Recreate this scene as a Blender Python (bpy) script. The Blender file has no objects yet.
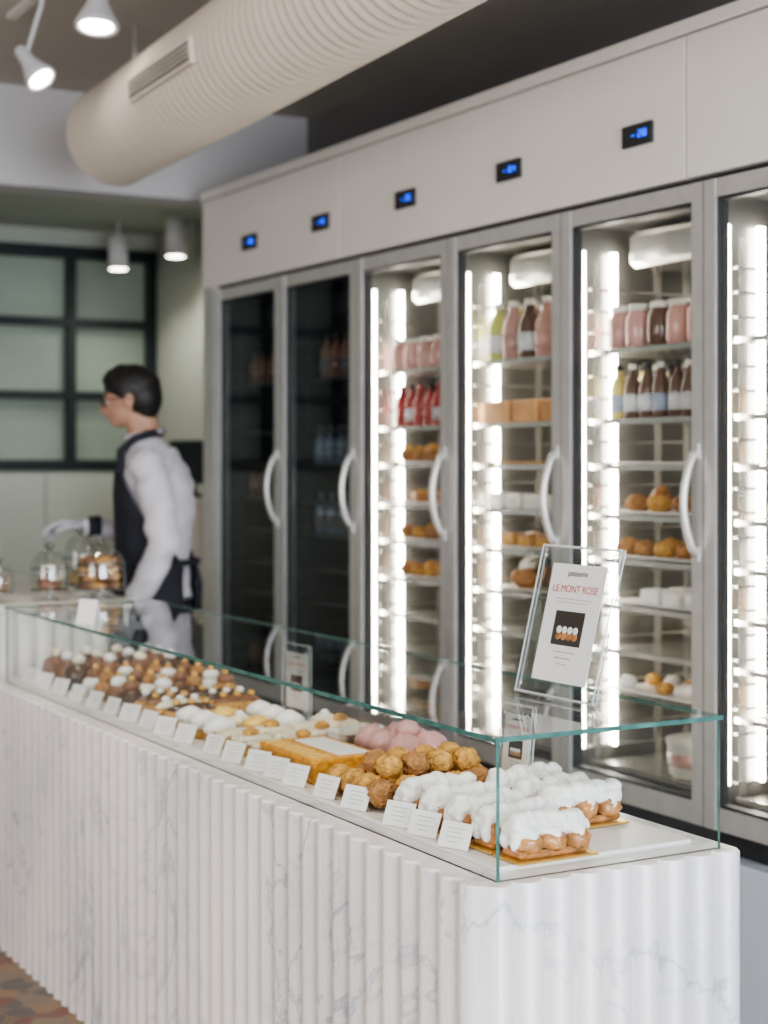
import bpy, math, random
from mathutils import Vector, Matrix, noise as mn
R=random.Random(7)
C=bpy.context.scene.collection
pi=math.pi

# ------------------------------------------------------------------ materials
def nt(name):
    m=bpy.data.materials.new(name); m.use_nodes=True
    t=m.node_tree; return m,t,t.nodes['Principled BSDF']
def mat(name,col,rough=.5,metal=0,var=.06,scale=12,bump=0,bscale=60,emis=None,es=0,sss=0,coat=0,voro=False,alpha=1):
    m,t,b=nt(name); n=t.nodes; l=t.links
    tc=n.new('ShaderNodeTexCoord')
    no=n.new('ShaderNodeTexNoise'); no.inputs['Scale'].default_value=scale; no.inputs['Detail'].default_value=4
    l.new(tc.outputs['Object'],no.inputs['Vector'])
    r=n.new('ShaderNodeValToRGB')
    r.color_ramp.elements[0].position=.3; r.color_ramp.elements[1].position=.7
    r.color_ramp.elements[0].color=tuple(max(0,c*(1-var)) for c in col)+(1,)
    r.color_ramp.elements[1].color=tuple(min(1,c*(1+var)) for c in col)+(1,)
    l.new(no.outputs['Fac'],r.inputs['Fac']); l.new(r.outputs['Color'],b.inputs['Base Color'])
    b.inputs['Roughness'].default_value=rough; b.inputs['Metallic'].default_value=metal
    b.inputs['Alpha'].default_value=alpha
    if coat: b.inputs['Coat Weight'].default_value=coat
    if sss:
        b.inputs['Subsurface Weight'].default_value=sss; b.inputs['Subsurface Radius'].default_value=(.01,.006,.004); b.inputs['Subsurface Scale'].default_value=1
    if emis:
        b.inputs['Emission Color'].default_value=(*emis,1); b.inputs['Emission Strength'].default_value=es
    if bump:
        bn=n.new('ShaderNodeBump'); bn.inputs['Strength'].default_value=bump; bn.inputs['Distance'].default_value=.004
        if voro:
            q=n.new('ShaderNodeTexVoronoi'); q.inputs['Scale'].default_value=bscale; l.new(tc.outputs['Object'],q.inputs['Vector']); l.new(q.outputs['Distance'],bn.inputs['Height'])
        else:
            q=n.new('ShaderNodeTexNoise'); q.inputs['Scale'].default_value=bscale; l.new(tc.outputs['Object'],q.inputs['Vector']); l.new(q.outputs['Fac'],bn.inputs['Height'])
        l.new(bn.outputs['Normal'],b.inputs['Normal'])
    return m
def glassmat(name,tint=(.96,.98,.97),k=.7,rough=0.0,base=0.0,ior=1.45):
    # thin-sheet glass: only the outward face of each sheet reflects
    m=bpy.data.materials.new(name); m.use_nodes=True; t=m.node_tree; n=t.nodes; l=t.links; n.clear()
    o=n.new('ShaderNodeOutputMaterial'); tr=n.new('ShaderNodeBsdfTransparent'); tr.inputs[0].default_value=(*tint,1)
    g=n.new('ShaderNodeBsdfGlossy'); g.inputs['Roughness'].default_value=rough; g.inputs[0].default_value=(1,1,1,1)
    fr=n.new('ShaderNodeFresnel'); fr.inputs[0].default_value=ior
    ge=n.new('ShaderNodeNewGeometry'); iv=n.new('ShaderNodeMath'); iv.operation='SUBTRACT'; iv.inputs[0].default_value=1; l.new(ge.outputs['Backfacing'],iv.inputs[1])
    mu=n.new('ShaderNodeMath'); mu.operation='MULTIPLY_ADD'; mu.inputs[1].default_value=k; mu.inputs[2].default_value=base
    m2=n.new('ShaderNodeMath'); m2.operation='MULTIPLY'; l.new(fr.outputs[0],mu.inputs[0]); l.new(mu.outputs[0],m2.inputs[0]); l.new(iv.outputs[0],m2.inputs[1])
    mx=n.new('ShaderNodeMixShader'); l.new(m2.outputs[0],mx.inputs[0])
    l.new(tr.outputs[0],mx.inputs[1]); l.new(g.outputs[0],mx.inputs[2]); l.new(mx.outputs[0],o.inputs[0])
    return m
def emit(name,col,s):
    m,t,b=nt(name); b.inputs['Base Color'].default_value=(*[c*.8 for c in col],1)
    b.inputs['Emission Color'].default_value=(*col,1); b.inputs['Emission Strength'].default_value=s; return m

def marble():
    m,t,b=nt('marble'); n=t.nodes; l=t.links
    tc=n.new('ShaderNodeTexCoord'); mp=n.new('ShaderNodeMapping'); mp.inputs['Scale'].default_value=(1,1,.6); mp.inputs['Rotation'].default_value=(.5,.3,.2)
    l.new(tc.outputs['Object'],mp.inputs['Vector'])
    def vein(sc,dist,w,off):
        q=n.new('ShaderNodeTexNoise'); q.inputs['Scale'].default_value=sc; q.inputs['Detail'].default_value=7; q.inputs['Roughness'].default_value=.6; q.inputs['Distortion'].default_value=dist
        ad=n.new('ShaderNodeVectorMath'); ad.operation='ADD'; ad.inputs[1].default_value=(off,off*2,off*.5); l.new(mp.outputs[0],ad.inputs[0]); l.new(ad.outputs[0],q.inputs['Vector'])
        s=n.new('ShaderNodeMath'); s.operation='SUBTRACT'; s.inputs[1].default_value=.5; l.new(q.outputs['Fac'],s.inputs[0])
        a=n.new('ShaderNodeMath'); a.operation='ABSOLUTE'; l.new(s.outputs[0],a.inputs[0])
        mr=n.new('ShaderNodeMapRange'); mr.inputs['From Min'].default_value=0; mr.inputs['From Max'].default_value=w; mr.inputs['To Min'].default_value=1; mr.inputs['To Max'].default_value=0
        l.new(a.outputs[0],mr.inputs['Value']); return mr.outputs[0]
    v1=vein(2.4,.9,.014,3); v2=vein(6,.6,.022,9)
    pn=n.new('ShaderNodeTexNoise'); pn.inputs['Scale'].default_value=2.6; pn.inputs['Detail'].default_value=6; l.new(mp.outputs[0],pn.inputs['Vector'])
    pr=n.new('ShaderNodeMapRange'); pr.inputs['From Min'].default_value=.44; pr.inputs['From Max'].default_value=.70; l.new(pn.outputs['Fac'],pr.inputs['Value'])
    c0=n.new('ShaderNodeMixRGB'); c0.inputs[1].default_value=(.84,.80,.77,1); c0.inputs[2].default_value=(.60,.59,.61,1)
    k=n.new('ShaderNodeMath'); k.operation='MULTIPLY'; k.inputs[1].default_value=.7; l.new(pr.outputs[0],k.inputs[0]); l.new(k.outputs[0],c0.inputs[0])
    c1=n.new('ShaderNodeMixRGB'); c1.inputs[2].default_value=(.34,.36,.41,1); l.new(c0.outputs[0],c1.inputs[1])
    k1=n.new('ShaderNodeMath'); k1.operation='MULTIPLY'; l.new(v1,k1.inputs[0])
    k3=n.new('ShaderNodeMath'); k3.operation='MULTIPLY_ADD'; k3.inputs[1].default_value=.6; k3.inputs[2].default_value=.25; l.new(pr.outputs[0],k3.inputs[0]); l.new(k3.outputs[0],k1.inputs[1]); l.new(k1.outputs[0],c1.inputs[0])
    c2=n.new('ShaderNodeMixRGB'); c2.inputs[2].default_value=(.48,.49,.54,1); l.new(c1.outputs[0],c2.inputs[1])
    k2=n.new('ShaderNodeMath'); k2.operation='MULTIPLY'; k2.inputs[1].default_value=.5; l.new(v2,k2.inputs[0])
    k4=n.new('ShaderNodeMath'); k4.operation='MULTIPLY'; l.new(k2.outputs[0],k4.inputs[0]); l.new(pr.outputs[0],k4.inputs[1]); l.new(k4.outputs[0],c2.inputs[0])
    l.new(c2.outputs[0],b.inputs['Base Color']); b.inputs['Roughness'].default_value=.3
    return m
def mosaic():
    m,t,b=nt('mosaic_floor'); n=t.nodes; l=t.links
    tc=n.new('ShaderNodeTexCoord'); v=n.new('ShaderNodeTexVoronoi'); v.inputs['Scale'].default_value=16; l.new(tc.outputs['Object'],v.inputs['Vector'])
    r=n.new('ShaderNodeValToRGB'); r.color_ramp.interpolation='CONSTANT'
    cols=[(.15,.10,.055),(.19,.14,.08),(.15,.05,.035),(.17,.125,.09),(.08,.07,.06),(.21,.13,.065)]
    r.color_ramp.elements[0].color=(*cols[0],1); r.color_ramp.elements[1].position=.18; r.color_ramp.elements[1].color=(*cols[1],1)
    for i in range(2,6):
        e=r.color_ramp.elements.new(i*.17); e.color=(*cols[i],1)
    sp=n.new('ShaderNodeSeparateColor'); l.new(v.outputs['Color'],sp.inputs[0]); l.new(sp.outputs[0],r.inputs['Fac'])
    v2=n.new('ShaderNodeTexVoronoi'); v2.feature='DISTANCE_TO_EDGE'; v2.inputs['Scale'].default_value=16; l.new(tc.outputs['Object'],v2.inputs['Vector'])
    lt=n.new('ShaderNodeMath'); lt.operation='LESS_THAN'; lt.inputs[1].default_value=.03; l.new(v2.outputs['Distance'],lt.inputs[0])
    mx=n.new('ShaderNodeMixRGB'); mx.inputs[2].default_value=(.14,.11,.08,1); l.new(lt.outputs[0],mx.inputs[0]); l.new(r.outputs['Color'],mx.inputs[1])
    l.new(mx.outputs[0],b.inputs['Base Color']); b.inputs['Roughness'].default_value=.35
    return m

M_marble=marble(); M_floor=mosaic()
M_white=mat('white_lacquer',(.80,.76,.71),.4,var=.02,scale=3)
M_plinth=mat('plinth_paint',(.66,.72,.80),.45,var=.03,scale=3)
M_ceil=mat('ceiling_paint',(.52,.48,.43),.8,var=.03,scale=2)
M_bulk=mat('bulkhead_paint',(.60,.59,.60),.8,var=.03,scale=2)
M_grey=mat('grey_wall_paint',(.22,.215,.21),.8,var=.04,scale=2)
M_pale=mat('pale_green_paint',(.46,.49,.43),.7,var=.04,scale=2)
M_duct=mat('duct_fabric',(.76,.69,.60),.75,var=.03,scale=5)
M_duct2=mat('duct_vent_metal',(.18,.17,.16),.6,var=.03)
M_alu=mat('brushed_aluminium',(.62,.60,.57),.33,.5,var=.05,scale=20)
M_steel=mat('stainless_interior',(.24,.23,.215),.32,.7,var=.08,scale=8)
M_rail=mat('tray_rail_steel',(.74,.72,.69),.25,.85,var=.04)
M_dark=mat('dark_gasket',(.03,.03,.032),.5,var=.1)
M_darkint=mat('unlit_interior',(.022,.024,.028),.45,.1,var=.1)  # darkened copy of the liner steel; shade of unlit bays is in the colour
M_black=mat('black_steel',(.012,.02,.022),.45,var=.1)
M_glass=glassmat('door_glass',(.96,.975,.97),.9)
M_case=glassmat('case_glass',(.975,.99,.985),1.0)
M_edge=mat('glass_edge_green',(.07,.17,.15),.12,0,var=.4,scale=30)
M_acr=glassmat('acrylic',(.97,.98,.98),.9,.02,.05)
M_jar=glassmat('jar_glass',(.90,.91,.90),1.0,.0,.10)
M_led=emit('led_tube',(1,.94,.83),34)
M_blue=emit('display_digits',(.02,.12,1),1.8)
M_lamp=emit('lamp_face',(1,.93,.8),18)
M_paper=mat('paper_white',(.86,.85,.84),.7,var=.02)
M_ink=mat('ink_grey',(.40,.39,.38),.8)
M_red=mat('ink_red',(.6,.12,.1),.8)
M_photo=mat('photo_print',(.06,.045,.04),.4)
M_cream=mat('whipped_cream',(.9,.88,.84),.5,var=.02,scale=30,bump=.3,bscale=90,sss=.15)
M_caramel=mat('caramel_choux',(.46,.20,.065),.3,var=.45,scale=45,bump=.5,bscale=120,coat=.3)
M_crack=mat('craquelin',(.60,.32,.08),.75,var=.4,scale=70,bump=1,bscale=140,voro=True)
M_crack2=mat('craquelin_brown',(.42,.20,.07),.75,var=.4,scale=70,bump=1,bscale=140,voro=True)
M_choc=mat('chocolate_glaze',(.08,.03,.015),.25,var=.3,scale=20,coat=.5)
M_choc2=mat('milk_chocolate',(.22,.09,.04),.4,var=.3,scale=30)
M_gold=mat('gold_board',(.75,.46,.12),.3,.6,var=.2,scale=30)
M_goldbox=mat('gold_box_card',(.80,.36,.04),.4,.1,var=.3,scale=90,bump=.5,bscale=160)
M_pink=mat('pink_glaze',(.80,.42,.40),.4,var=.12,scale=20,coat=.3)
M_yellow=mat('custard',(.85,.56,.15),.45,var=.15,scale=40)
M_beige=mat('cream_glaze',(.85,.77,.60),.45,var=.08,scale=30)
M_tray=mat('tray_white',(.80,.78,.75),.35,var=.02)
M_skin=mat('skin',(.44,.25,.17),.5,var=.06,scale=20,sss=.1)
M_hair=mat('black_hair',(.012,.010,.010),.45,var=.3,scale=80,bump=.6,bscale=150)
M_shirt=mat('white_shirt',(.58,.56,.60),.85,var=.06,scale=14,bump=1,bscale=10)
M_apron=mat('black_apron',(.016,.018,.026),.8,var=.2,scale=20)
M_trous=mat('dark_trousers',(.02,.02,.024),.85,var=.2)
M_glove=mat('disposable_glove',(.50,.50,.52),.4,var=.06,bump=.4,bscale=60)
M_eye=mat('eye_white',(.7,.68,.66),.3)
M_lip=mat('lips',(.42,.18,.15),.5)

# ------------------------------------------------------------------ mesh builder
class MB:
    def __init__(s): s.v=[];s.f=[];s.m=[];s.sm=[]
    def add(s,v,f,mi=0,smooth=False,M=None):
        o=len(s.v)
        for p in v:
            p=Vector(p); s.v.append(M@p if M else p)
        for q in f:
            s.f.append([o+i for i in q]); s.m.append(mi); s.sm.append(smooth)
    def box(s,x0,x1,y0,y1,z0,z1,mi=0,M=None,edge=None,axis=None):
        v=[(x0,y0,z0),(x1,y0,z0),(x1,y1,z0),(x0,y1,z0),(x0,y0,z1),(x1,y0,z1),(x1,y1,z1),(x0,y1,z1)]
        fs=[(0,3,2,1),(4,5,6,7),(0,1,5,4),(2,3,7,6),(1,2,6,5),(3,0,4,7)]; ax=[2,2,1,1,0,0]
        for f,a in zip(fs,ax):
            s.add([v[i] for i in f],[(0,1,2,3)],(mi if edge is None or a==axis else edge),False,M)
    def bbox(s,c,d,mi=0,b=.004,M=None):
        hx,hy,hz=d[0]/2,d[1]/2,d[2]/2
        def ring(x,y,z):
            k=b
            return [(c[0]-x+k,c[1]-y,z),(c[0]+x-k,c[1]-y,z),(c[0]+x,c[1]-y+k,z),(c[0]+x,c[1]+y-k,z),(c[0]+x-k,c[1]+y,z),(c[0]-x+k,c[1]+y,z),(c[0]-x,c[1]+y-k,z),(c[0]-x,c[1]-y+k,z)]
        rs=[ring(hx-b*.7,hy-b*.7,c[2]-hz),ring(hx,hy,c[2]-hz+b),ring(hx,hy,c[2]+hz-b),ring(hx-b*.7,hy-b*.7,c[2]+hz)]
        v=sum(rs,[]); f=[tuple(reversed(range(8))),tuple(range(24,32))]
        for k in range(3):
            for i in range(8):
                j=(i+1)%8; f.append((k*8+i,k*8+j,k*8+8+j,k*8+8+i))
        s.add(v,f,mi,False,M)
    def lathe(s,c,prof,mi=0,seg=20,M=None,smooth=True,nz=0,ns=30):
        v=[];f=[]
        for r,z in prof:
            for i in range(seg):
                a=2*pi*i/seg; p=Vector((c[0]+r*math.cos(a),c[1]+r*math.sin(a),c[2]+z))
                if nz:
                    q=1+nz*mn.noise(p*ns); p=Vector((c[0]+r*q*math.cos(a),c[1]+r*q*math.sin(a),p.z))
                v.append(p)
        for k in range(len(prof)-1):
            for i in range(seg):
                j=(i+1)%seg; f.append((k*seg+i,k*seg+j,(k+1)*seg+j,(k+1)*seg+i))
        f.append(tuple(reversed(range(seg)))); f.append(tuple(range((len(prof)-1)*seg,len(prof)*seg)))
        s.add(v,f,mi,smooth,M)
    def ell(s,c,r,mi=0,seg=14,ring=9,nz=0,ns=25,M=None):
        if not hasattr(r,'__len__'): r=(r,r,r)
        v=[];f=[]
        for k in range(1,ring):
            t=pi*k/ring
            for i in range(seg):
                a=2*pi*i/seg; d=Vector((math.sin(t)*math.cos(a),math.sin(t)*math.sin(a),-math.cos(t)))
                q=1+(nz*mn.noise(Vector(c)*37+d*ns*.08) if nz else 0)
                v.append((c[0]+r[0]*d.x*q,c[1]+r[1]*d.y*q,c[2]+r[2]*d.z*q))
        b=len(v); v.append((c[0],c[1],c[2]-r[2])); v.append((c[0],c[1],c[2]+r[2]))
        for k in range(ring-2):
            for i in range(seg):
                j=(i+1)%seg; f.append((k*seg+i,k*seg+j,(k+1)*seg+j,(k+1)*seg+i))
        for i in range(seg):
            j=(i+1)%seg; f.append((b,j,i)); f.append((b+1,(ring-2)*seg+i,(ring-2)*seg+j))
        s.add(v,f,mi,True,M)
    def tube(s,pts,rad,mi=0,seg=10,M=None):
        pts=[Vector(p) for p in pts]
        if not hasattr(rad,'__len__'): rad=[rad]*len(pts)
        v=[];f=[];up=None
        for k,p in enumerate(pts):
            t=(pts[min(k+1,len(pts)-1)]-pts[max(k-1,0)]).normalized()
            if up is None: up=Vector((0,0,1)) if abs(t.z)<.9 else Vector((1,0,0))
            a=t.cross(up).normalized(); up=a.cross(t).normalized(); b=up
            for i in range(seg):
                q=2*pi*i/seg; v.append(p+(a*math.cos(q)+b*math.sin(q))*rad[k])
        for k in range(len(pts)-1):
            for i in range(seg):
                j=(i+1)%seg; f.append((k*seg+i,k*seg+j,(k+1)*seg+j,(k+1)*seg+i))
        f.append(tuple(reversed(range(seg)))); f.append(tuple(range((len(pts)-1)*seg,len(pts)*seg)))
        s.add(v,f,mi,True,M)
    def caps(s,pts,rad,mi=0,M=None):
        for i in range(len(pts)-1):
            a=Vector(pts[i]);b=Vector(pts[i+1]);n=max(3,int((b-a).length/(min(rad[i],rad[i+1])*.35)))
            for k in range(n+1):
                t=k/n; s.ell(a.lerp(b,t),rad[i]*(1-t)+rad[i+1]*t,mi,12,8,M=M)
    def obj(s,name,mats,parent=None,bevel=0):
        me=bpy.data.meshes.new(name); me.from_pydata([tuple(p) for p in s.v],[],s.f)
        for m in (mats if isinstance(mats,(list,tuple)) else [mats]): me.materials.append(m)
        me.polygons.foreach_set('material_index',s.m); me.polygons.foreach_set('use_smooth',s.sm); me.update()
        o=bpy.data.objects.new(name,me); C.objects.link(o)
        if parent: o.parent=parent
        if bevel:
            b=o.modifiers.new('b','BEVEL'); b.width=bevel; b.segments=2; b.limit_method='ANGLE'
        return o
def empty(name):
    e=bpy.data.objects.new(name,None); C.objects.link(e); return e
def sbox(name,x0,x1,y0,y1,z0,z1,m,parent=None,bevel=0):
    b=MB()
    v=[(x0,y0,z0),(x1,y0,z0),(x1,y1,z0),(x0,y1,z0),(x0,y0,z1),(x1,y0,z1),(x1,y1,z1),(x0,y1,z1)]
    b.add(v,[(0,3,2,1),(4,5,6,7),(0,1,5,4),(2,3,7,6),(1,2,6,5),(3,0,4,7)])
    return b.obj(name,m,parent,bevel)
def remesh(mb,name,mats,voxel,parent,smooth=4,matfn=None,fold=0):
    o=mb.obj(name+'_src',mats[0])
    r=o.modifiers.new('r','REMESH'); r.mode='VOXEL'; r.voxel_size=voxel; r.use_smooth_shade=True
    if smooth:
        q=o.modifiers.new('s','SMOOTH'); q.iterations=smooth; q.factor=.5
    dg=bpy.context.evaluated_depsgraph_get(); dg.update()
    me=bpy.data.meshes.new_from_object(o.evaluated_get(dg)); me.name=name
    bpy.data.objects.remove(o)
    if fold:
        nr=[v.normal.copy() for v in me.vertices]
        for v,q in zip(me.vertices,nr):
            if v.co.z<1.44: v.co+=q*fold*mn.noise(Vector((v.co.x*9,v.co.y*9,v.co.z*22+v.co.x*10)))
        me.update()
    me.materials.clear()
    for m in mats: me.materials.append(m)
    for p in me.polygons:
        p.use_smooth=True
        if matfn: p.material_index=matfn(p.center)
    n=bpy.data.objects.new(name,me); C.objects.link(n); n.parent=parent
    return n

# ------------------------------------------------------------------ room shell
sbox('floor',-3,3.34,-2.5,8.3,-.1,0,M_floor)
sbox('wall_right',3.24,3.34,-2.5,6.42,0,2.9,M_grey)
sbox('wall_right_back_room',3.24,3.34,6.42,8.3,0,2.9,M_pale)
sbox('wall_left',-3.1,-3,-2.5,8.3,0,2.9,M_bulk)
sbox('ceiling',-3,3.34,-2.5,6.4,2.9,3.0,M_ceil)
sbox('wall_bulkhead',-3,3.24,6.4,6.6,2.5,3.0,M_bulk)
sbox('ceiling_back_room',-3,3.24,6.6,8.3,2.6,2.7,M_pale)
sbox('wall_back',-3,3.24,8.2,8.3,0,1.36,M_pale)
sbox('wall_back_top',-3,3.24,8.2,8.3,2.5,2.6,M_pale)
sbox('wall_back_side',-3,.54,8.2,8.3,1.36,2.5,M_pale)
fw=MB(); fw.box(-3,3.24,-2.6,-2.5,2.7,2.9); fw.box(-3,-2.4,-2.6,-2.5,0,2.7); fw.box(2.7,3.24,-2.6,-2.5,0,2.7); fw.obj('wall_front',M_bulk)
W=empty('window_1')
g=mat('frosted_glass_glow',(.25,.30,.25),.45,var=.2,scale=1.2,emis=(.42,.50,.42),es=.06)  # faint emission in the panes stands in for light coming from behind
sbox('frosted_panes',.55,3.23,8.24,8.26,1.37,2.49,g,W)
b=MB()
xs=[3.215-.445*i for i in range(7)]
for i,x in enumerate(xs): b.box(x-.022,x+.022,8.17,8.24,1.36,2.5)
b.box(.5,3.237,8.165,8.245,2.45,2.51); b.box(.5,3.237,8.165,8.245,1.345,1.40)
for z in (2.115,1.735): b.box(.5,3.237,8.175,8.24,z-.022,z+.022)
b.obj('black_grid_frame',M_black,W)
b=MB()
for i in range(5): b.box(.1+.63*i+.006,.1+.63*(i+1),8.16,8.2,.1,1.33)
b.obj('trim_wainscot',M_pale)
sbox('baseboard_back',-.5,3.24,8.15,8.2,0,.1,M_white)

# ------------------------------------------------------------------ duct
D=empty('ventilation_duct'); ZC,RD=2.556,.172
YE=5.56; dx=lambda y: 2.035-(YE-y)*.06
b=MB(); v=[];f=[];seg=44
prof=[(YE+.03,.0),(YE+.025,RD*.8),(YE,RD*.97)]
y=YE-.01
while y>-1.5:
    prof+= [(y,RD),(y-.012,RD+.0065),(y-.024,RD),(y-.036,RD-.002)]; y-=.048
prof.append((y,.0))
dz=lambda y: ZC+max(0,(4.5-y))*.008
for (y,r) in prof:
    for i in range(seg):
        a=2*pi*i/seg; v.append((dx(y)+max(r,.001)*math.cos(a),y,dz(y)+max(r,.001)*math.sin(a)))
for k in range(len(prof)-1):
    for i in range(seg):
        j=(i+1)%seg; f.append((k*seg+i,(k+1)*seg+i,(k+1)*seg+j,k*seg+j))
b.add(v,f,0,True); b.obj('ribbed_tube',M_duct,D)
b=MB()
for (y0,y1) in ((4.20,4.78),(2.9,3.55),(1.7,2.4)):
    ym=(y0+y1)/2
    A=Matrix.Translation((dx(ym),ym,dz(ym)))@Matrix.Rotation(-math.atan(.06),4,'Z')@Matrix.Rotation(math.radians(-4),4,'Y')
    h=(y1-y0)/2
    b.box(-RD-.016,-RD+.02,-h,h,-.036,.036,0,A)
    b.box(-RD-.0165,-RD-.015,-h+.012,h-.012,-.028,.028,1,A)
    for k in range(3):
        z=-.016+k*.013; b.box(-RD-.021,-RD-.0165,-h+.012,h-.012,z,z+.003,0,A)
b.obj('slot_grille',[M_duct,M_duct2],D)
b=MB()
for y in (.5,2.6,4.0,5.3): b.tube([(dx(y),y,dz(y)+RD-.01),(dx(y),y,2.9)],.006)
b.obj('hanger_rods',M_alu,D)

# ------------------------------------------------------------------ refrigerators
FX=2.675; Y0=[1.905,2.50,3.095,3.69,4.285,4.88,5.475]; WB=.595
SH=[1.70,1.51,1.385,1.25,1.13,1.005,.885,.765,.57]
for k,y0 in enumerate(Y0):
    y1=y0+WB; lit=k<5
    F=empty('glass_door_refrigerator')
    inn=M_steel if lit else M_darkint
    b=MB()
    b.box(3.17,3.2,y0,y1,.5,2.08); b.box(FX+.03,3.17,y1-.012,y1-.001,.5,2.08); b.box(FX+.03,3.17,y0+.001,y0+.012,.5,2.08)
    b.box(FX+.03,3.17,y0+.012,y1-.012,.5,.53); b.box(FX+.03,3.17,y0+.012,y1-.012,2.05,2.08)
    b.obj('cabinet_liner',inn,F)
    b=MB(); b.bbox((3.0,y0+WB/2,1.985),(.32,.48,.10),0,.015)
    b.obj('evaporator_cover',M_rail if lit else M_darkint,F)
    b=MB(); a,c=y0+.003,y1-.003
    b.box(FX-.02,FX+.025,a,a+.040,.5,2.085); b.box(FX-.02,FX+.025,c-.040,c,.5,2.085)
    b.box(FX-.018,FX+.023,a+.040,c-.040,2.04,2.085); b.box(FX-.018,FX+.023,a+.040,c-.040,.5,.555)
    b.obj('door_frame',M_alu,F,.004)
    b=MB(); b.box(FX-.012,FX+.02,a+.040,a+.045,.56,2.035); b.box(FX-.012,FX+.02,c-.045,c-.040,.56,2.035); b.box(FX-.012,FX+.02,a+.040,c-.040,2.033,2.04); b.box(FX-.012,FX+.02,a+.040,c-.040,.555,.562)
    b.obj('door_gasket',M_dark,F)
    sbox('door_glass',FX-.003,FX+.003,a+.045,c-.045,.562,2.033,M_glass,F)
    b=MB(); pts=[]
    for i in range(17):
        t=i/16; z=1.165+.26*t; pts.append((FX-.018-.042*math.sin(pi*t)**.7,y0+.026,z))
    b.tube(pts,[.0105]*17,0,12); b.box(FX-.025,FX-.015,y0+.014,y0+.038,1.15,1.185); b.box(FX-.025,FX-.015,y0+.014,y0+.038,1.405,1.44)
    b.obj('bow_handle',M_alu,F)
    b=MB()
    for yy,sg in ((y1-.012,-1),(y0+.012,1)):
        ya,yb=(yy-.022,yy) if sg<0 else (yy,yy+.022)
        z=.60
        while z<1.9:
            b.box(FX+.06,3.14,ya,yb,z,z+.006); z+=.0605
        for xx in (FX+.085,FX+.30,3.08):
            b.box(xx,xx+.022,yy-.004 if sg<0 else yy,yy if sg<0 else yy+.004,.55,1.95)
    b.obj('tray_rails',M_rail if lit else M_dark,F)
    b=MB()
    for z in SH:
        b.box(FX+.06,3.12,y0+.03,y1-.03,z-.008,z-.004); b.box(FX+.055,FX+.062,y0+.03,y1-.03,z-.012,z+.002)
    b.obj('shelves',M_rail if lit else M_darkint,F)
    if lit:
        b=MB()
        for yy in (y1-.034,y0+.018):
            b.box(FX+.135,FX+.150,yy,yy+.016,.6,1.98)
        b.box(FX+.035,FX+.045,y1-.026,y1-.018,.6,1.98)
        b.obj('led_tubes',M_led,F)
    yc=y0+WB/2-.052
    b=MB(); b.box(2.642,2.653,yc-.06,yc+.06,2.212,2.268,0)
    def seg7(yc2,z0,d):
        w=.007;h=.016;t=.0028
        S={'8':'abcdefg','4':'fgbc','3':'abgcd','5':'afgcd','2':'abged','6':'afgedc'}[d]
        R_={'a':(-w,w,h,h+t),'g':(-w,w,h/2,h/2+t),'d':(-w,w,0,t),'f':(w-t,w,h/2,h),'b':(-w,-w+t,h/2,h),'e':(w-t,w,0,h/2),'c':(-w,-w+t,0,h/2)}
        for q in S:
            r=R_[q]; b.box(2.6405,2.642,yc2+r[0],yc2+r[1],z0+r[2],z0+r[3],1)
    seg7(yc-.014,2.232,'4526348'[k]); seg7(yc-.034,2.232,'8384526'[k]); b.box(2.6405,2.642,yc+.006,yc+.020,2.238,2.241,1)
    b.obj('temperature_display',[M_dark,M_blue],F)
sbox('trim_fridge_header_1',2.652,3.23,1.905,3.155,2.10,2.455,M_white,None,.002)
sbox('trim_fridge_header_2',2.652,3.23,3.161,4.99,2.10,2.455,M_white,None,.002)
sbox('trim_fridge_header_3',2.652,3.23,4.996,6.19,2.10,2.455,M_white,None,.002)
sbox('trim_fridge_cornice',2.645,3.235,1.905,6.20,2.46,2.495,M_white,None,.003)
sbox('trim_fridge_shadow_gap',2.68,3.2,1.905,6.15,2.085,2.10,M_dark)
sbox('trim_fridge_side_panel',2.655,3.235,6.072,6.19,0,2.10,M_alu,None,.003)
sbox('trim_fridge_kick',2.72,3.2,1.905,6.07,.43,.499,M_dark)
sbox('trim_fridge_plinth',2.665,3.235,1.905,6.07,0,.43,M_plinth,None,.003)

def bottle(b,x,y,z,h=.13,r=.026,mi=0,cap=1,lab=2):
    b.lathe((x,y,z),[(r*.9,0),(r,.006),(r,h*.55),(r*.85,h*.66),(r*.42,h*.8),(r*.38,h*.9)],mi,12)
    b.lathe((x,y,z+h*.9),[(r*.45,0),(r*.45,h*.1)],cap,12)
    b.lathe((x,y,z+h*.14),[(r*1.02,0),(r*1.02,h*.3)],lab,12)
def jar(b,x,y,z,h=.09,r=.033,mi=0,cap=1):
    b.lathe((x,y,z),[(r*.8,0),(r,.01),(r,h*.7),(r*.75,h*.82),(r*.75,h*.86)],mi,14)
    b.lathe((x,y,z+h*.86),[(r*.8,0),(r*.8,h*.14)],cap,14)
def bun(b,x,y,z,r=.03,mi=0,top=None):
    b.ell((x,y,z+r*.6),(r,r*1.05,r*.75),mi,10,7,nz=.25)
    if top is not None: b.ell((x,y,z+r*1.35),(r*.6,r*.6,r*.45),top,10,6,nz=.3)
M_pj=mat('pink_jelly',(.62,.34,.30),.2,var=.3,scale=8,coat=.5); M_rj=mat('red_juice',(.40,.05,.05),.15,var=.3,coat=.5)
M_yj=mat('yellow_juice',(.78,.62,.20),.15,var=.2,coat=.5); M_gj=mat('green_juice',(.50,.55,.16),.15,coat=.5); M_oj=mat('orange_box',(.70,.36,.14),.5,var=.2)
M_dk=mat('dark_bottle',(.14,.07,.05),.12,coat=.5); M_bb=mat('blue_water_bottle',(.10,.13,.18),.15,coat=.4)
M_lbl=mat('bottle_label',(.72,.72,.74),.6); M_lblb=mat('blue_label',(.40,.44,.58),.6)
M_dl=mat('dim_label',(.08,.08,.09),.6)
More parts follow.
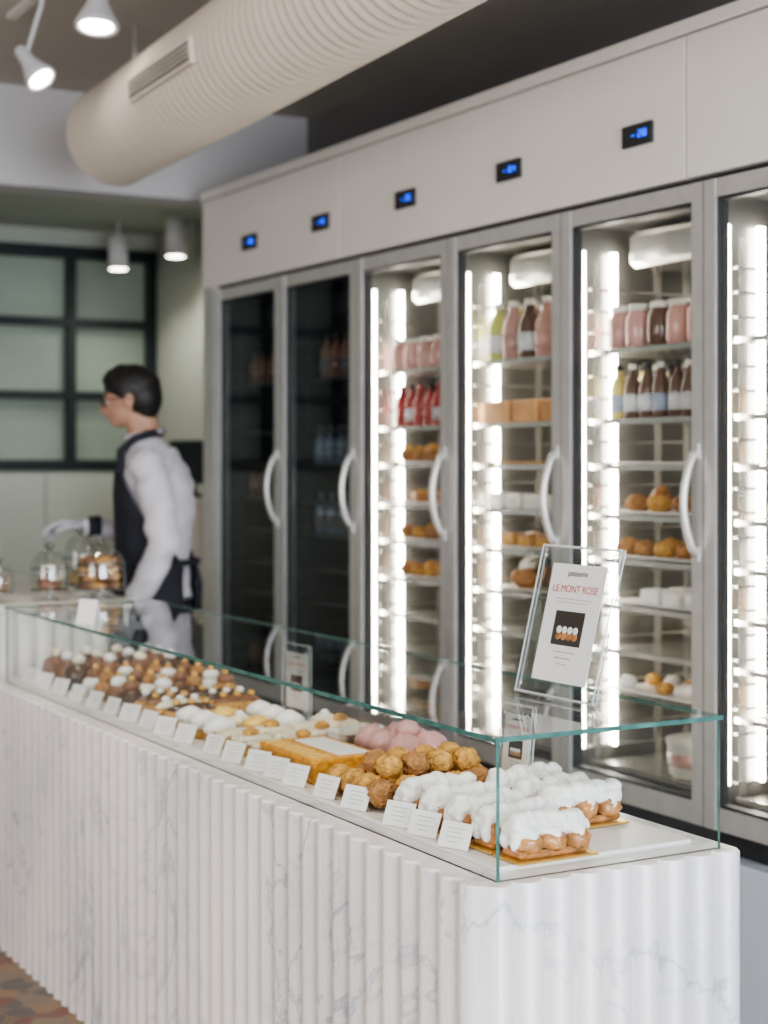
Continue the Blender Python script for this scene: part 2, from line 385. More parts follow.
GM=[M_pj,M_white,M_lbl,M_rj,M_yj,M_gj,M_oj,M_dk,M_bb,M_lblb,M_crack,M_crack2,M_cream,M_dark,M_caramel,M_gold,M_dl,M_tray]
def row(y0,n,fn,xs=(2.78,2.86,2.95),dy=.078,st=.07):
    for j,x in enumerate(xs):
        for i in range(n): fn(x,y0+st+i*dy+R.uniform(-.006,.006),j,i)
def goods(k):
    y0=Y0[k]; B=MB(); P=MB(); O=MB()
    tr=lambda z,m=17: P.bbox((2.87,y0+.28,z+.004),(.24,.46,.006),m,.002)
    def rowp(z,n,r,m,t,dy,sq=False,xs=(2.79,2.88)):
        def fn(x,y,j,i):
            if R.random()<.12: return
            if sq: P.bbox((x,y,z+.022),(.06,dy*.75,.03),m,.006); P.bbox((x,y,z+.040),(.056,dy*.7,.008),t if t is not None else m,.003)
            else: bun(P,x,y,z+.007,r*R.uniform(.88,1.08),m if R.random()<.7 else 10,t if R.random()<.7 else None)
        row(y0,n,fn,xs,dy)
    if k==2:
        row(y0,6,lambda x,y,j,i: jar(B,x,y,1.701,.12,.037,0 if i%3 else 7,1),dy=.083)
        row(y0,8,lambda x,y,j,i: bottle(B,x,y,1.511,.15,.024,7 if i<7 else 4,13 if i%2 else 1,9 if i%3==1 else 2),dy=.06)
        tr(1.255); rowp(1.255,5,.036,11,14,.09)
        tr(1.135); rowp(1.135,6,.032,11,None,.08)
        tr(1.01); rowp(1.01,5,.03,12,12,.092,True)
        tr(.77); rowp(.77,6,.026,12,None,.08)
        tr(1.388)
        O.lathe((2.82,y0+.22,.571),[(.06,0),(.07,.01),(.075,.085),(.078,.09),(.078,.1),(.0,.1)],1,24)
        O.lathe((2.82,y0+.22,.60),[(.0735,0),(.0752,.035)],0,24)
    elif k==3:
        row(y0,6,lambda x,y,j,i: bottle(B,x,y,1.701,.18,.036,[4,5,0,7,0,5][i],1,2 if i%2 else [4,5,0,7,0,4][i]),dy=.085)
        for i in range(3): O.bbox((2.80,y0+.14+.15*i,1.545),(.14,.13,.066),6,.005)
        for i in range(5): O.bbox((2.79,y0+.10+.095*i,1.275),(.08,.08,.048),1,.008)
        tr(1.01,1); rowp(1.01,5,.046,11,12,.095)
        tr(1.135); rowp(1.135,5,.024,10,14,.09,True)
        tr(1.388,10)
    elif k==4:
        row(y0,6,lambda x,y,j,i: jar(B,x,y,1.701,.105,.036,0,1),dy=.085)
        row(y0,8,lambda x,y,j,i: bottle(B,x,y,1.511,.14,.024,3,3 if i%2 else 13,3 if i%3 else 2),dy=.06)
        for z,m,s in ((1.386,11,0),(1.251,14,1),(1.131,11,0),(1.006,11,0)):
            tr(z+.003); rowp(z+.003,6,.031,m,10,.08,bool(s))
    elif k in (0,1):
        for z,m,t,s in ((1.511,11,14,0),(1.386,11,10,1),(1.251,14,12,0),(1.131,12,None,0),(1.006,11,14,1),(.766,10,None,0)):
            tr(z+.003); rowp(z+.003,6,.032,m,t,.08,bool(s))
    elif k==5:
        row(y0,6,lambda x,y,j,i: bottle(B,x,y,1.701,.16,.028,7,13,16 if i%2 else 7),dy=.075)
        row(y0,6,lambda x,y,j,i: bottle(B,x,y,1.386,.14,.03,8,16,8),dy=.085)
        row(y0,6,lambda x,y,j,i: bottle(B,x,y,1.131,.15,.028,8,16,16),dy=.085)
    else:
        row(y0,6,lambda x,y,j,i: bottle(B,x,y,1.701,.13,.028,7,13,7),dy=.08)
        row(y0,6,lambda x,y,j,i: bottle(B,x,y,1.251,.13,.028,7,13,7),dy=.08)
    if B.v: B.obj('beverage_bottles',GM)
    if P.v: P.obj('chilled_pastries',GM)
    if O.v: O.obj('pastry_boxes' if k==3 else 'ice_cream_tub',GM)
for k in range(7): goods(k)

# ------------------------------------------------------------------ marble counter
CT=empty('ribbed_marble_counter'); TZ=.745
def ribbed(x0,x1,y0,y1,pitch,amp):
    pts=[]; E=.7
    n=round((y1-y0)/pitch); p=(y1-y0)/n
    for i in range(n):
        for k in range(10):
            t=k/10; pts.append((x0-amp*math.sin(pi*t)**E,y1-p*(i+t)))
    n=round((x1-x0)/pitch); p=(x1-x0)/n
    for i in range(n):
        for k in range(10):
            t=k/10; pts.append((x0+p*(i+t),y0-amp*math.sin(pi*t)**E))
    pts.append((x1,y0)); pts.append((x1,y1))
    return pts
def ribbody(name,pts,z,parent):
    n=len(pts); cx=sum(p[0] for p in pts)/n
    me=bpy.data.meshes.new(name)
    ins=[(x+(.003 if x<cx else -.003),y+.003 if y<pts[0][1]-.02 else y-.003) for x,y in pts]
    vv=[(x,y,0) for x,y in pts]+[(x,y,z-.004) for x,y in pts]+[(x,y,z) for x,y in ins]
    ff=[(i,(i+1)%n,n+(i+1)%n,n+i) for i in range(n)]+[(n+i,n+(i+1)%n,2*n+(i+1)%n,2*n+i) for i in range(n)]+[tuple(range(2*n,3*n)),tuple(reversed(range(n)))]
    me.from_pydata(vv,[],ff); me.materials.append(M_marble)
    for p in me.polygons: p.use_smooth=True
    me.set_sharp_from_angle(angle=math.radians(42)); me.update()
    o=bpy.data.objects.new(name,me); C.objects.link(o); o.parent=parent
ribbody('fluted_body',ribbed(1.364,1.88,2.10,4.86,.060,.020),TZ,CT)
b=MB(); b.bbox((1.63,3.42,TZ+.004),(.40,2.52,.008),0,.003); b.obj('display_tray',M_tray)
G=empty('glass_display_case'); GX0,GX1,GY0,GY1,GZ=1.397,1.849,2.112,4.72,.962
b=MB()
b.box(GX0-.004,GX1+.004,GY0-.004,GY1+.004,GZ,GZ+.008,0,None,1,2); b.obj('top_pane',[M_case,M_edge],G)
b=MB(); b.box(GX0,GX0+.006,GY0,GY1,TZ,GZ-.0005,0,None,1,0); b.obj('front_pane',[M_case,M_edge],G)
b=MB(); b.box(GX0+.0065,GX1,GY0,GY0+.006,TZ,GZ-.0005,0,None,1,1); b.box(GX0+.0065,GX1,GY1-.006,GY1,TZ,GZ-.0005,0,None,1,1); b.obj('end_panes',[M_case,M_edge],G)

Z=TZ+.0085
b=MB()
for y in (2.303,2.404,2.49,2.65,2.77,2.90,2.99,3.078,3.2,3.306,3.467,3.588,3.7,3.82,3.95,4.08,4.22,4.36,4.5,4.62):
    A=Matrix.Translation((1.436,y,Z+.0005))@Matrix.Rotation(math.radians(16+R.uniform(-8,8)),4,'Z')@Matrix.Rotation(math.radians(24),4,'Y')
    b.box(-.0006,.0006,-.032,.032,0,.044,0,A)
    for j,(z,w) in enumerate(((.033,.020),(.026,.014),(.018,.018),(.010,.010))):
        b.box(-.0012,-.0007,-w,w,z,z+.0010,1,A)
b.obj('price_tags',[M_paper,M_ink])

# --- cream st-honore pastries
HN=empty('cream_puff_pastries')
b=MB(); cr=MB()
def honore(x0,x1,y,n):
    b.bbox(((x0+x1)/2,y,Z+.003),(x1-x0+.02,.080,.004),2,.0015)
    b.bbox(((x0+x1)/2,y,Z+.012),(x1-x0,.056,.012),1,.004)
    for i in range(n):
        t=x0+(x1-x0)*(i+.5)/n
        for s in (-1,1): b.ell((t,y+s*.020,Z+.030),(.024,.019,.019),1,16,11,nz=.4)
    m=n*2
    for i in range(m):
        t=x0+(x1-x0)*(i+.5)/m; w=R.uniform(-.006,.006); h=R.uniform(-.003,.004)
        cr.ell((t,y+w,Z+.048+h),(.022,.031,.018),0,16,11,nz=.3)
        cr.ell((t+R.uniform(-.006,.006),y+w+R.uniform(-.012,.012),Z+.064+h),(.016,.019,.012),0,14,9,nz=.3)
        if i%2: cr.ell((t-.01,y-.026,Z+.034),(.011,.011,.020),0,12,8,nz=.3)
    for i in range(2): cr.ell((x0+.002,y-.014+.028*i,Z+.034),(.013,.012,.018),0,12,8,nz=.3)
for i in range(5): honore(1.474,1.612,2.185+i*.086,3)
for i in range(3): honore(1.655,1.800,2.345+i*.083,3)
b.obj('choux_bases',[M_cream,M_caramel,M_gold],HN)
remesh(cr,'piped_cream',[M_cream],.003,HN,1)
# --- craquelin choux
b=MB()
for i in range(4):
    for j in range(6):
        if j>4 and i<2: continue
        r=.030+R.uniform(-.004,.003)
        b.ell((1.488+j*.053+R.uniform(-.005,.005),2.625+i*.056+R.uniform(-.006,.006),Z+r*.9+.002),(r,r,r*.85),(i+j)%4==0 and 1 or 0,20,14,nz=.25,ns=60)
for j in range(4):
    for i in range(2):
        b.ell((1.525+j*.055,2.665+i*.058+R.uniform(-.006,.006),Z+.068),(.026,.027,.023),(i+j)%4==1 and 1 or 0,20,14,nz=.25,ns=60)
b.obj('choux_buns',[M_crack,M_crack2])
# --- pink cakes beneath clear cover
K=empty('covered_pink_cakes')
b=MB()
b.bbox((1.735,2.985,Z+.008),(.15,.2,.016),1,.003)
for i in range(2):
    for j in range(3):
        b.ell((1.70+i*.065,2.92+j*.065,Z+.045),(.038,.038,.034),0,16,11,nz=.3,ns=50)
b.ell((1.73,2.95,Z+.082),(.026,.026,.020),0,12,8,nz=.2)
b.obj('pink_glazed_cakes',[M_pink,M_cream],K)
b=MB()
x0,x1,y0,y1,h=1.645,1.835,2.88,3.10,.12
b.box(x0,x1,y0,y1,Z+h,Z+h+.002); b.box(x0,x0+.002,y0,y1,Z,Z+h); b.box(x1-.002,x1,y0,y1,Z,Z+h); b.box(x0+.002,x1-.002,y0,y0+.002,Z,Z+h); b.box(x0+.002,x1-.002,y1-.002,y1,Z,Z+h)
b.obj('clear_cake_cover',M_acr,K)
# --- gold patterned box with white label card
b=MB()
X0,X1,Y_0,Y_1=1.475,1.625,2.885,3.13
b.bbox(((X0+X1)/2,(Y_0+Y_1)/2,Z+.021),(X1-X0,Y_1-Y_0,.042),0,.003)
b.bbox(((X0+X1)/2,(Y_0+Y_1)/2,Z+.046),(X1-X0+.006,Y_1-Y_0+.006,.010),0,.002)
b.bbox((1.575,3.0,Z+.0525),(.07,.20,.003),1,.001)
for j in range(7): b.box(X0+.0,X0+.045,Y_0+.014+j*.034,Y_0+.034+j*.034,Z+.0505,Z+.053,2)
b.obj('gold_pastry_box',[M_goldbox,M_paper,M_yellow])
b=MB(); b.bbox((1.74,3.165,Z+.022),(.13,.09,.044),0,.004); b.bbox((1.74,3.165,Z+.047),(.136,.096,.006),0,.002); b.obj('white_cake_box',M_paper)
# --- cream slices
b=MB()
for i in range(3):
    for j in range(4):
        x=1.515+j*.088; y=3.185+i*.080
        if i==0 and j>1: continue
        b.bbox((x,y,Z+.014),(.076,.056,.026),1,.006); b.bbox((x,y,Z+.034),(.078,.058,.016),0,.007)
        if (i+j)%2: b.ell((x,y,Z+.047),(.018,.015,.011),2,10,7,nz=.3)
b.obj('vanilla_slices',[M_beige,M_yellow,M_crack])
# --- meringue
b=MB()
for i in range(3):
    for j in range(4):
        x=1.515+j*.088+R.uniform(-.005,.005); y=3.43+i*.084
        if j==3 and i>=1: continue
        b.lathe((x,y,Z),[(.032,0),(.036,.010),(.034,.024)],1,16)
        q=(j+2*i)%4
        if q in (0,2): b.lathe((x,y,Z+.024),[(.031,0),(.037,.010),(.032,.022),(.021,.031),(.006,.038)],0,16,nz=.4,ns=60)
        elif q==1: b.ell((x,y,Z+.034),(.033,.033,.020),2,14,9,nz=.3)
        else: b.ell((x,y,Z+.030),(.034,.034,.016),3,14,9,nz=.2); b.ell((x,y,Z+.046),(.012,.012,.010),0,10,7,nz=.2)
b.obj('meringue_tartlets',[M_cream,M_crack,M_yellow,M_beige])
# --- eclairs
b=MB()
for i in range(4):
    for j in range(2):
        x=1.555+j*.155; y=3.70+i*.068
        if j==1 and i==0: continue
        b.ell((x,y,Z+.025),(.072,.026,.024),1,18,11,nz=.08)
        b.ell((x,y,Z+.037),(.066,.022,.017),[0,4,2,0][(i+j)%4],18,11,nz=.08)
        for k in range(3): b.ell((x-.038+.038*k,y,Z+.056),(.011,.011,.008),3 if (i+j)%2 else 5,8,6)
b.obj('chocolate_eclairs',[M_choc,M_crack,M_choc2,M_cream,M_beige,M_gold])
# --- religieuses
b=MB()
for i in range(4):
    for j in range(4):
        x=1.515+j*.088; y=4.0+i*.092
        b.ell((x,y,Z+.028),(.037,.037,.028),[1,3,2,0][(i+2*j)%4],16,10,nz=.1)
        b.ell((x,y,Z+.060),(.023,.023,.017),[3,0,2][(i+j)%3],14,9)
        b.ell((x,y,Z+.080),(.010,.010,.008),4,8,6)
b.obj('religieuse_pastries',[M_cream,M_choc,M_crack2,M_choc2,M_gold])
# --- domes
b=MB()
for i in range(3):
    for j in range(4):
        x=1.52+j*.092; y=4.43+i*.097
        b.lathe((x,y,Z),[(.042,0),(.043,.036),(.040,.054),(.031,.066),(.012,.074)],0 if (i+j)%3 else 2,20)
        b.ell((x,y,Z+.082),(.018,.018,.014),1 if (i+j)%2 else 3,12,8,nz=.3)
b.obj('chocolate_dome_cakes',[M_choc2,M_cream,M_choc,M_beige])

# ------------------------------------------------------------------ acrylic sign holders
M_ae=mat('acrylic_edge',(.75,.8,.8),.15,0,alpha=.5)
def text(s,size,M,mat_,parent,name):
    cu=bpy.data.curves.new(name,'FONT'); cu.body=s; cu.size=size; cu.align_x='CENTER'; cu.materials.append(mat_); cu.extrude=.0001
    o=bpy.data.objects.new(name,cu); C.objects.link(o); o.parent=parent; o.matrix_local=M; return o
def sign(loc,rot,w,h,sw,sh,lean,bd=.05):
    S=empty('acrylic_menu_stand')
    A=Matrix.Translation(loc)@Matrix.Rotation(rot,4,'Z')
    L=A@Matrix.Rotation(lean,4,'Y')
    b=MB(); b.box(-.0045,-.002,-w/2,w/2,.004,h,0,L); b.box(.0035,.006,-w/2,w/2,.004,h,0,L)
    b.box(-.01,bd,-w/2,w/2,0,.004,0,A)
    for t in (-.0046,.0034):
        b.box(t,t+.0027,-w/2,w/2,h-.003,h+.0005,1,L); b.box(t,t+.0027,-w/2-.001,-w/2+.0015,.004,h,1,L); b.box(t,t+.0027,w/2-.0015,w/2+.001,.004,h,1,L)
    b.box(-.0046,.0061,-w/2,w/2,.004,.008,1,L)
    for sy in (-1,1):
        for zz in (.02,h-.02): b.ell((-.005,sy*(w/2-.014),zz),(.002,.004,.004),2,8,6,M=L)
    b.obj('acrylic_panes',[M_acr,M_ae,M_alu],S)
    zc=h*.50
    b=MB(); b.box(.001,.0026,-sw/2,sw/2,zc-sh/2,zc+sh/2,0,L)
    e=.0006
    b.box(e,.001,-sw*.27,sw*.27,zc-sh*.19,zc+sh*.10,2,L)
    for k in range(4): b.ell((e-.0002,-sw*.15+k*sw*.10,zc-sh*.11),(.0004,sw*.055,sh*.038),3,10,8,M=L)
    for k in range(4): b.ell((e-.0004,-sw*.15+k*sw*.10,zc-sh*.06),(.0004,sw*.05,sh*.032),0,10,8,M=L)
    for k in range(2): b.box(e,.001,-sw*(.33-.04*k),sw*(.33-.04*k),zc+sh*(.20-.03*k),zc+sh*(.205-.03*k),1,L)
    for k in range(3): b.box(e,.001,-sw*(.2-.05*k),sw*(.2-.05*k),zc-sh*(.25+.05*k),zc-sh*(.243+.05*k),4 if k==1 else 1,L)
    b.obj('menu_sheet',[M_paper,M_ink,M_photo,M_caramel,M_red],S)
    Rr=Matrix(((0,0,-1,0),(-1,0,0,0),(0,1,0,0),(0,0,0,1)))
    text('LE MONT ROSE',sh*.088,L@Matrix.Translation((.0004,0,zc+sh*.26))@Rr,M_red,S,'title_text')
    text('patisserie',sh*.07,L@Matrix.Translation((.0004,0,zc+sh*.40))@Rr,M_photo,S,'header_text')
    return S
sign((1.70,2.385,GZ+.0085),math.radians(2),.225,.28,.155,.215,math.radians(14))
sign((1.775,2.575-.0,Z+.0005),math.radians(4),.0,.0,.0,.0,0) if 0 else None
sign((1.80,2.645+.02,Z+.0005),math.radians(4),.10,.165,.08,.125,math.radians(6),.035)
sign((1.825,3.665,Z+.0005),math.radians(4),.13,.185,.10,.14,math.radians(0),.012)

# ------------------------------------------------------------------ second counter with cloches
E=empty('rear_service_counter')
ribbody('fluted_front',ribbed(1.2,1.79,4.93,6.2,.060,.018),.93,E)
sbox('worktop',1.17,1.885,4.90,6.22,.93,.955,M_white,E,.004)
M_darkjar=mat('smoked_glass_rim',(.09,.09,.08),.08,coat=1)
def cloche(x,y,z,r,h,mi,full=False):
    P=empty('cookie_jar' if full else 'glass_cloche')
    b=MB(); b.lathe((x,y,z),[(r*.55,0),(r*.5,.004),(r*.2,.012),(r*.2,.02),(r*1.08,.026),(r*1.1,.030)],0,24)
    b.obj('footed_plate',M_jar if mi else M_tray,P)
    pr=[(r,.031),(r*1.05,.031+(h-.031)*.3)]
    for i in range(9):
        t=i/8*pi/2; pr.append((max(.004,r*math.cos(t)),.031+(h-.031)*(.55+.45*math.sin(t))))
    b=MB(); b.lathe((x,y,z),pr,0,32); b.lathe((x,y,z+h),[(.005,0),(.014,.006),(.015,.014),(.009,.022),(.001,.024)],1,14)
    for q in (.032,.032+(h-.031)*.52): b.lathe((x,y,z),[(r*1.0,q),(r*1.06,q+.002),(r*1.0,q+.004)],1,32)
    b.obj('glass_dome',[M_jar,M_darkjar],P)
    b=MB()
    if full:
        for lev in range(4):
            for i in range(6):
                a=i*pi/3+lev*.5; rr=r*.55
                b.ell((x+rr*math.cos(a),y+rr*math.sin(a),z+.045+lev*.026),(r*.33,r*.33,.014),(i+lev)%2,12,8,nz=.2)
            b.ell((x,y,z+.047+lev*.026),(r*.33,r*.33,.014),lev%2,12,8,nz=.2)
        b.obj('cookies',[M_crack,M_choc2],P)
    else:
        b.lathe((x,y,z+.031),[(r*.6,0),(r*.65,.02),(r*.62,.04),(r*.4,.055),(r*.1,.06)],0,20)
        b.ell((x,y,z+.1),(r*.25,r*.25,r*.2),1,12,8); b.obj('cake',[M_choc2,M_cream] if mi else [M_gold,M_choc],P)
T=.9555
cloche(1.785,4.995,T,.078,.175,1,True); cloche(1.63,5.03,T,.060,.16,1); cloche(1.78,5.17,T,.055,.20,0); cloche(1.46,5.02,T,.05,.12,1)
b=MB(); A0=Matrix.Translation((1.42,4.09,GZ+.0085))@Matrix.Rotation(math.radians(30),4,'Z')
b.box(-.0008,.0008,-.030,.030,0,.066,0,A0@Matrix.Rotation(math.radians(14),4,'Y'))
b.box(-.0008,.0008,-.030,.030,0,.066,0,A0@Matrix.Translation((.033,0,0))@Matrix.Rotation(math.radians(-14),4,'Y')); b.obj('tent_card',M_paper)

# ------------------------------------------------------------------ POS desk
P=empty('till_desk')
b=MB(); b.bbox((2.95,6.95,.60),(.5,.6,1.2),0,.01); b.bbox((2.95,6.95,1.215),(.54,.64,.03),0,.005); b.obj('desk_body',M_white,P)
P=empty('till_monitor')
b=MB(); A=Matrix.Translation((2.93,6.95,1.231))@Matrix.Rotation(math.radians(20),4,'Z')
b.lathe((0,0,0),[(.09,0),(.09,.01),(.02,.014),(.018,.06)],0,20,A); b.bbox((0,0,.16),(.025,.30,.20),0,.006,A); b.obj('screen',M_black,P)

# ------------------------------------------------------------------ ceiling lamps
def spotlight(p,stem_top,d,r):
    S=empty('track_spotlight'); d=Vector(d).normalized(); q=Vector((0,0,-1)).rotation_difference(d).to_matrix().to_4x4()
    A=Matrix.Translation(p)@q
    b=MB(); b.lathe((0,0,0),[(r*.35,.14),(r*.45,.13),(r*.5,.08),(r*.8,.04),(r,.015),(r*1.05,0),(r*.98,-.004),(r*.8,.004),(r*.78,.006)],0,28,A)
    b.tube([Vector(p)-d*.1,(p[0],p[1],stem_top-.05),(p[0],p[1],stem_top)],.008); b.lathe((p[0],p[1],stem_top-.03),[(.03,0),(.03,.03)],0,16)
    b.tube([Vector(p)-d*.1,Vector(p)-d*.05],.02)
    b.obj('spot_housing',M_bulk,S)
    b=MB(); b.lathe((0,0,.002),[(.001,-.004),(r*.5,-.003),(r*.74,0),(r*.74,.003)],0,24,A); b.obj('lens',M_lamp,S)
    return S
spotlight((1.69,4.76,2.72),2.9,(-.1,-.15,-.95),.066)
spotlight((1.61,5.05,2.61),2.9,(.35,-.5,-.75),.05)
spotlight((.9,4.0,2.73),2.9,(.3,-.1,-.9),.068)
b=MB(); b.box(1.60,1.63,4.6,5.4,2.885,2.9); b.obj('trim_lamp_track',M_white)
def cyl(x,y,zt,zb,zc):
    S=empty('cylinder_downlight'); b=MB(); b.lathe((x,y,zb),[(.044,0),(.05,0),(.05,zt-zb),(.0,zt-zb)],0,24); b.tube([(x,y,zt),(x,y,zc)],.006); b.obj('can',M_bulk,S)
    b=MB(); b.lathe((x,y,zb-.001),[(.001,0),(.043,0),(.043,.004)],0,20); b.obj('diffuser',M_lamp,S)
cyl(3.03,7.40,2.57,2.39,2.6); cyl(2.88,7.79,2.52,2.36,2.6); cyl(1.9,7.5,2.5,2.33,2.6)

# ------------------------------------------------------------------ person
H=empty('shop_assistant')
b=MB()
lv=[(.84,0,.112,.16),(.92,-.005,.120,.165),(1.0,0,.118,.154),(1.08,-.004,.117,.148),(1.18,-.010,.124,.158),(1.28,-.010,.128,.172),(1.35,-.004,.118,.178),(1.40,.006,.098,.160),(1.44,.020,.078,.115),(1.47,.034,.06,.075),(1.50,.045,.052,.055),(1.57,.075,.05,.052)]
v=[];f=[];sg=24
for (z,cx,a,w) in lv:
    for i in range(sg):
        t=2*pi*i/sg; v.append((cx+a*math.cos(t),w*math.sin(t),z))
for k in range(len(lv)-1):
    for i in range(sg):
        j=(i+1)%sg; f.append((k*sg+i,k*sg+j,(k+1)*sg+j,(k+1)*sg+i))
f.append(tuple(reversed(range(sg)))); f.append(tuple(range((len(lv)-1)*sg,len(lv)*sg))); b.add(v,f)
LW=Vector((.03,.21,.91)); RW=Vector((.27,-.10,1.165))
b.caps([(-.010,.150,1.382),(-.060,.188,1.26),(-.085,.205,1.12)],[.064,.062,.055]); b.caps([(-.085,.205,1.12),(-.03,.213,1.01),tuple(LW)],[.055,.047,.036])
b.caps([(.02,-.165,1.385),(.04,-.215,1.26),(.06,-.225,1.13)],[.064,.056,.048]); b.caps([(.06,-.225,1.13),(.17,-.165,1.145),tuple(RW)],[.048,.041,.032])
for s in (-1,1):
    b.caps([(0,s*.085,.88),(.01,s*.095,.68),(.012,s*.10,.48)],[.098,.086,.066]); b.caps([(.012,s*.10,.48),(-.005,s*.10,.32),(-.01,s*.105,.10)],[.066,.060,.045])
def mf(c):
    if c.z<.93 and abs(c.y)<.178: return 1
    if c.z<.80: return 1
    if c.z>1.475: return 2
    return 0
remesh(b,'clothed_body',[M_shirt,M_trous,M_skin],.010,H,4,mf,.012)
b=MB()
for s in (-1,1):
    b.caps([(-.05,s*.105,.045),(.04,s*.108,.042),(.12,s*.112,.037)],[.042,.044,.034])
remesh(b,'shoes',[M_black],.009,H,2)
b=MB(); pr=[]
for k in range(21):
    a=math.radians(30+300*k/20); pr.append((.04+.062*math.cos(a),.066*math.sin(a),1.485-.012*math.cos(a)))
b.tube(pr,.011); b.obj('shirt_collar',M_shirt,H)
b=MB(); v=[];f=[]
def sec(z):
    if z<.84: return (0.005,.122+.03*(.84-z),.165+.02*(.84-z))
    for i in range(len(lv)-1):
        if lv[i][0]<=z<=lv[i+1][0]:
            t=(z-lv[i][0])/(lv[i+1][0]-lv[i][0]); return tuple(lv[i][j]*(1-t)+lv[i+1][j]*t for j in (1,2,3))
zs=[.48+.04*i for i in range(23)]; NA=28
for z in zs:
    cx,a,w=sec(min(z,1.4))
    if z<1.04: th=150
    elif z<1.20: th=150-(z-1.04)/.16*60
    else: th=90-(z-1.20)/.16*35
    for i in range(NA+1):
        t=math.radians(-th+2*th*i/NA); of=.022+.004*math.sin(t*7+z*5)*(1 if z<1 else .3)
        v.append((cx+(a+of)*math.cos(t),(w+of)*math.sin(t),z))
for k in range(len(zs)-1):
    for i in range(NA): q=k*(NA+1)+i; f.append((q,q+1,q+NA+2,q+NA+1))
b.add(v,f,0,True); o=b.obj('bib_apron',M_apron,H); so=o.modifiers.new('s','SOLIDIFY'); so.thickness=.004
b=MB()
zt=zs[-1]; cx,a,w=sec(zt)
for s in (-1,1):
    t=math.radians(s*50); b.tube([(cx+(a+.020)*math.cos(t),(w+.020)*math.sin(t),zt-.01),(.095,s*.096,1.43),(.045,s*.088,1.474),(0,s*.066,1.490),(-.022,0,1.496)],[.014]*5)
pp=[]
for k in range(25):
    t=2*pi*k/24; cx,a,w=sec(1.05); pp.append((cx+(a+.024)*math.cos(t),(w+.024)*math.sin(t),1.05))
b.tube(pp,.011); b.tube([(-.14,.0,1.05),(-.155,.02,.98),(-.15,.03,.88)],.007); b.tube([(-.14,.0,1.05),(-.155,-.02,.97),(-.145,-.03,.86)],.007)
b.obj('apron_straps',M_apron,H)
HM=Matrix.Translation((.060,0,1.525))@Matrix.Rotation(math.radians(4),4,'Z')@Matrix.Rotation(math.radians(6),4,'Y')@Matrix.Scale(.93,4)
b=MB()
b.ell((.02,0,.115),(.092,.073,.095),0,24,16,M=HM); b.ell((.04,0,.055),(.066,.056,.062),0,24,16,M=HM); b.ell((.068,0,.022),(.036,.034,.028),0,16,12,M=HM)
b.ell((.085,0,.085),(.028,.046,.05),0,16,12,M=HM)
b.caps([(.106,0,.098),(.122,0,.078),(.128,0,.066)],[.009,.012,.013],M=HM); b.ell((.116,.012,.062),.009,M=HM); b.ell((.116,-.012,.062),.009,M=HM)
b.ell((.109,0,.040),(.012,.022,.009),M=HM); b.ell((.100,0,.108),(.016,.05,.012),M=HM)
for s in (-1,1):
    b.ell((.012,s*.076,.088),(.020,.008,.032),0,14,10,M=HM)
b.caps([(-.03,0,-.04),(-.01,0,.06)],[.05,.055],M=HM)
HI=HM.inverted()
def hf(c):
    p=HI@c
    if p.x>.104 and abs(p.y)<.024 and .032<p.z<.047: return 1
    return 0
remesh(b,'head',[M_skin,M_lip],.0048,H,3,hf)
b=MB()
for s in (-1,1):
    b.ell((.094,s*.03,.092),(.013,.013,.009),0,14,10,M=HM); b.ell((.1045,s*.03,.092),(.004,.006,.006),1,10,8,M=HM)
    b.caps([(.103,s*.014,.113),(.104,s*.03,.117),(.095,s*.046,.112)],[.0035,.004,.003],1,M=HM)
b.obj('eyes_and_brows',[M_eye,M_hair],H)
b=MB()
b.ell((.006,0,.140),(.106,.084,.080),0,24,16,nz=.03,M=HM); b.ell((-.030,0,.10),(.070,.080,.088),0,24,16,nz=.03,M=HM); b.ell((-.035,0,.055),(.046,.060,.058),0,20,12,M=HM)
b.ell((.072,0,.176),(.044,.060,.034),0,16,12,nz=.25,M=HM); b.ell((.02,.0,.188),(.07,.06,.038),0,16,12,nz=.2,M=HM)
for s in (-1,1): b.ell((.022,s*.070,.125),(.03,.014,.04),0,12,8,M=HM)
remesh(b,'short_black_hair',[M_hair],.006,H,1)
b=MB()
for s in (-1,1):
    pp=[(.117,s*.033+.023*math.cos(2*pi*k/20),.090+.019*math.sin(2*pi*k/20)) for k in range(21)]
    b.tube(pp,.0022,0,6,HM); b.tube([(.116,s*.056,.096),(.07,s*.074,.098),(.012,s*.083,.098),(-.002,s*.082,.085)],.0024,0,6,HM)
b.tube([(.117,-.010,.095),(.121,0,.098),(.117,.010,.095)],.002,0,6,HM); b.obj('glasses',M_black,H)
def hand(W_,d,nrm,side,name,curl):
    d=Vector(d).normalized(); nrm=Vector(nrm); nrm=(nrm-d*nrm.dot(d)).normalized(); sd=d.cross(nrm).normalized()
    if sd.dot(Vector(side))<0: sd=-sd
    W_=Vector(W_); b=MB()
    P=lambda a,s,n: W_+d*a+sd*s+nrm*n
    b.caps([P(-.01,0,0),P(.025,0,0)],[.026,.024])
    for s in (-.028,-.010,.010,.028): b.caps([P(.015,s*.55,0),P(.085,s,0.002)],[.016,.0125])
    L=[(-.030,.060,.0078),(-.011,.074,.0088),(.010,.080,.009),(.030,.072,.0088)]
    for i,(s,ln,r) in enumerate(L):
        c=curl*(1+.12*(3-i)); p=P(.085,s,0); a=0; pts=[p]
        for j,fr in enumerate((.45,.32,.23)):
            a+=c*(.8 if j==0 else 1); p=p+(d*math.cos(a)-nrm*math.sin(a))*ln*fr; pts.append(p)
        b.caps(pts,[r*1.08,r,r*.93,r*.85])
    b.caps([P(.02,.022,-.004),P(.048,.046,-.014),P(.074,.056,-.024),P(.096,.052,-.034)],[.015,.0115,.0098,.0088])
    remesh(b,name,[M_glove],.0038,H,2)
hand(RW,(1,.12,.05),(0,-.3,1),(0,1,0),'gloved_hand_reaching',.36)
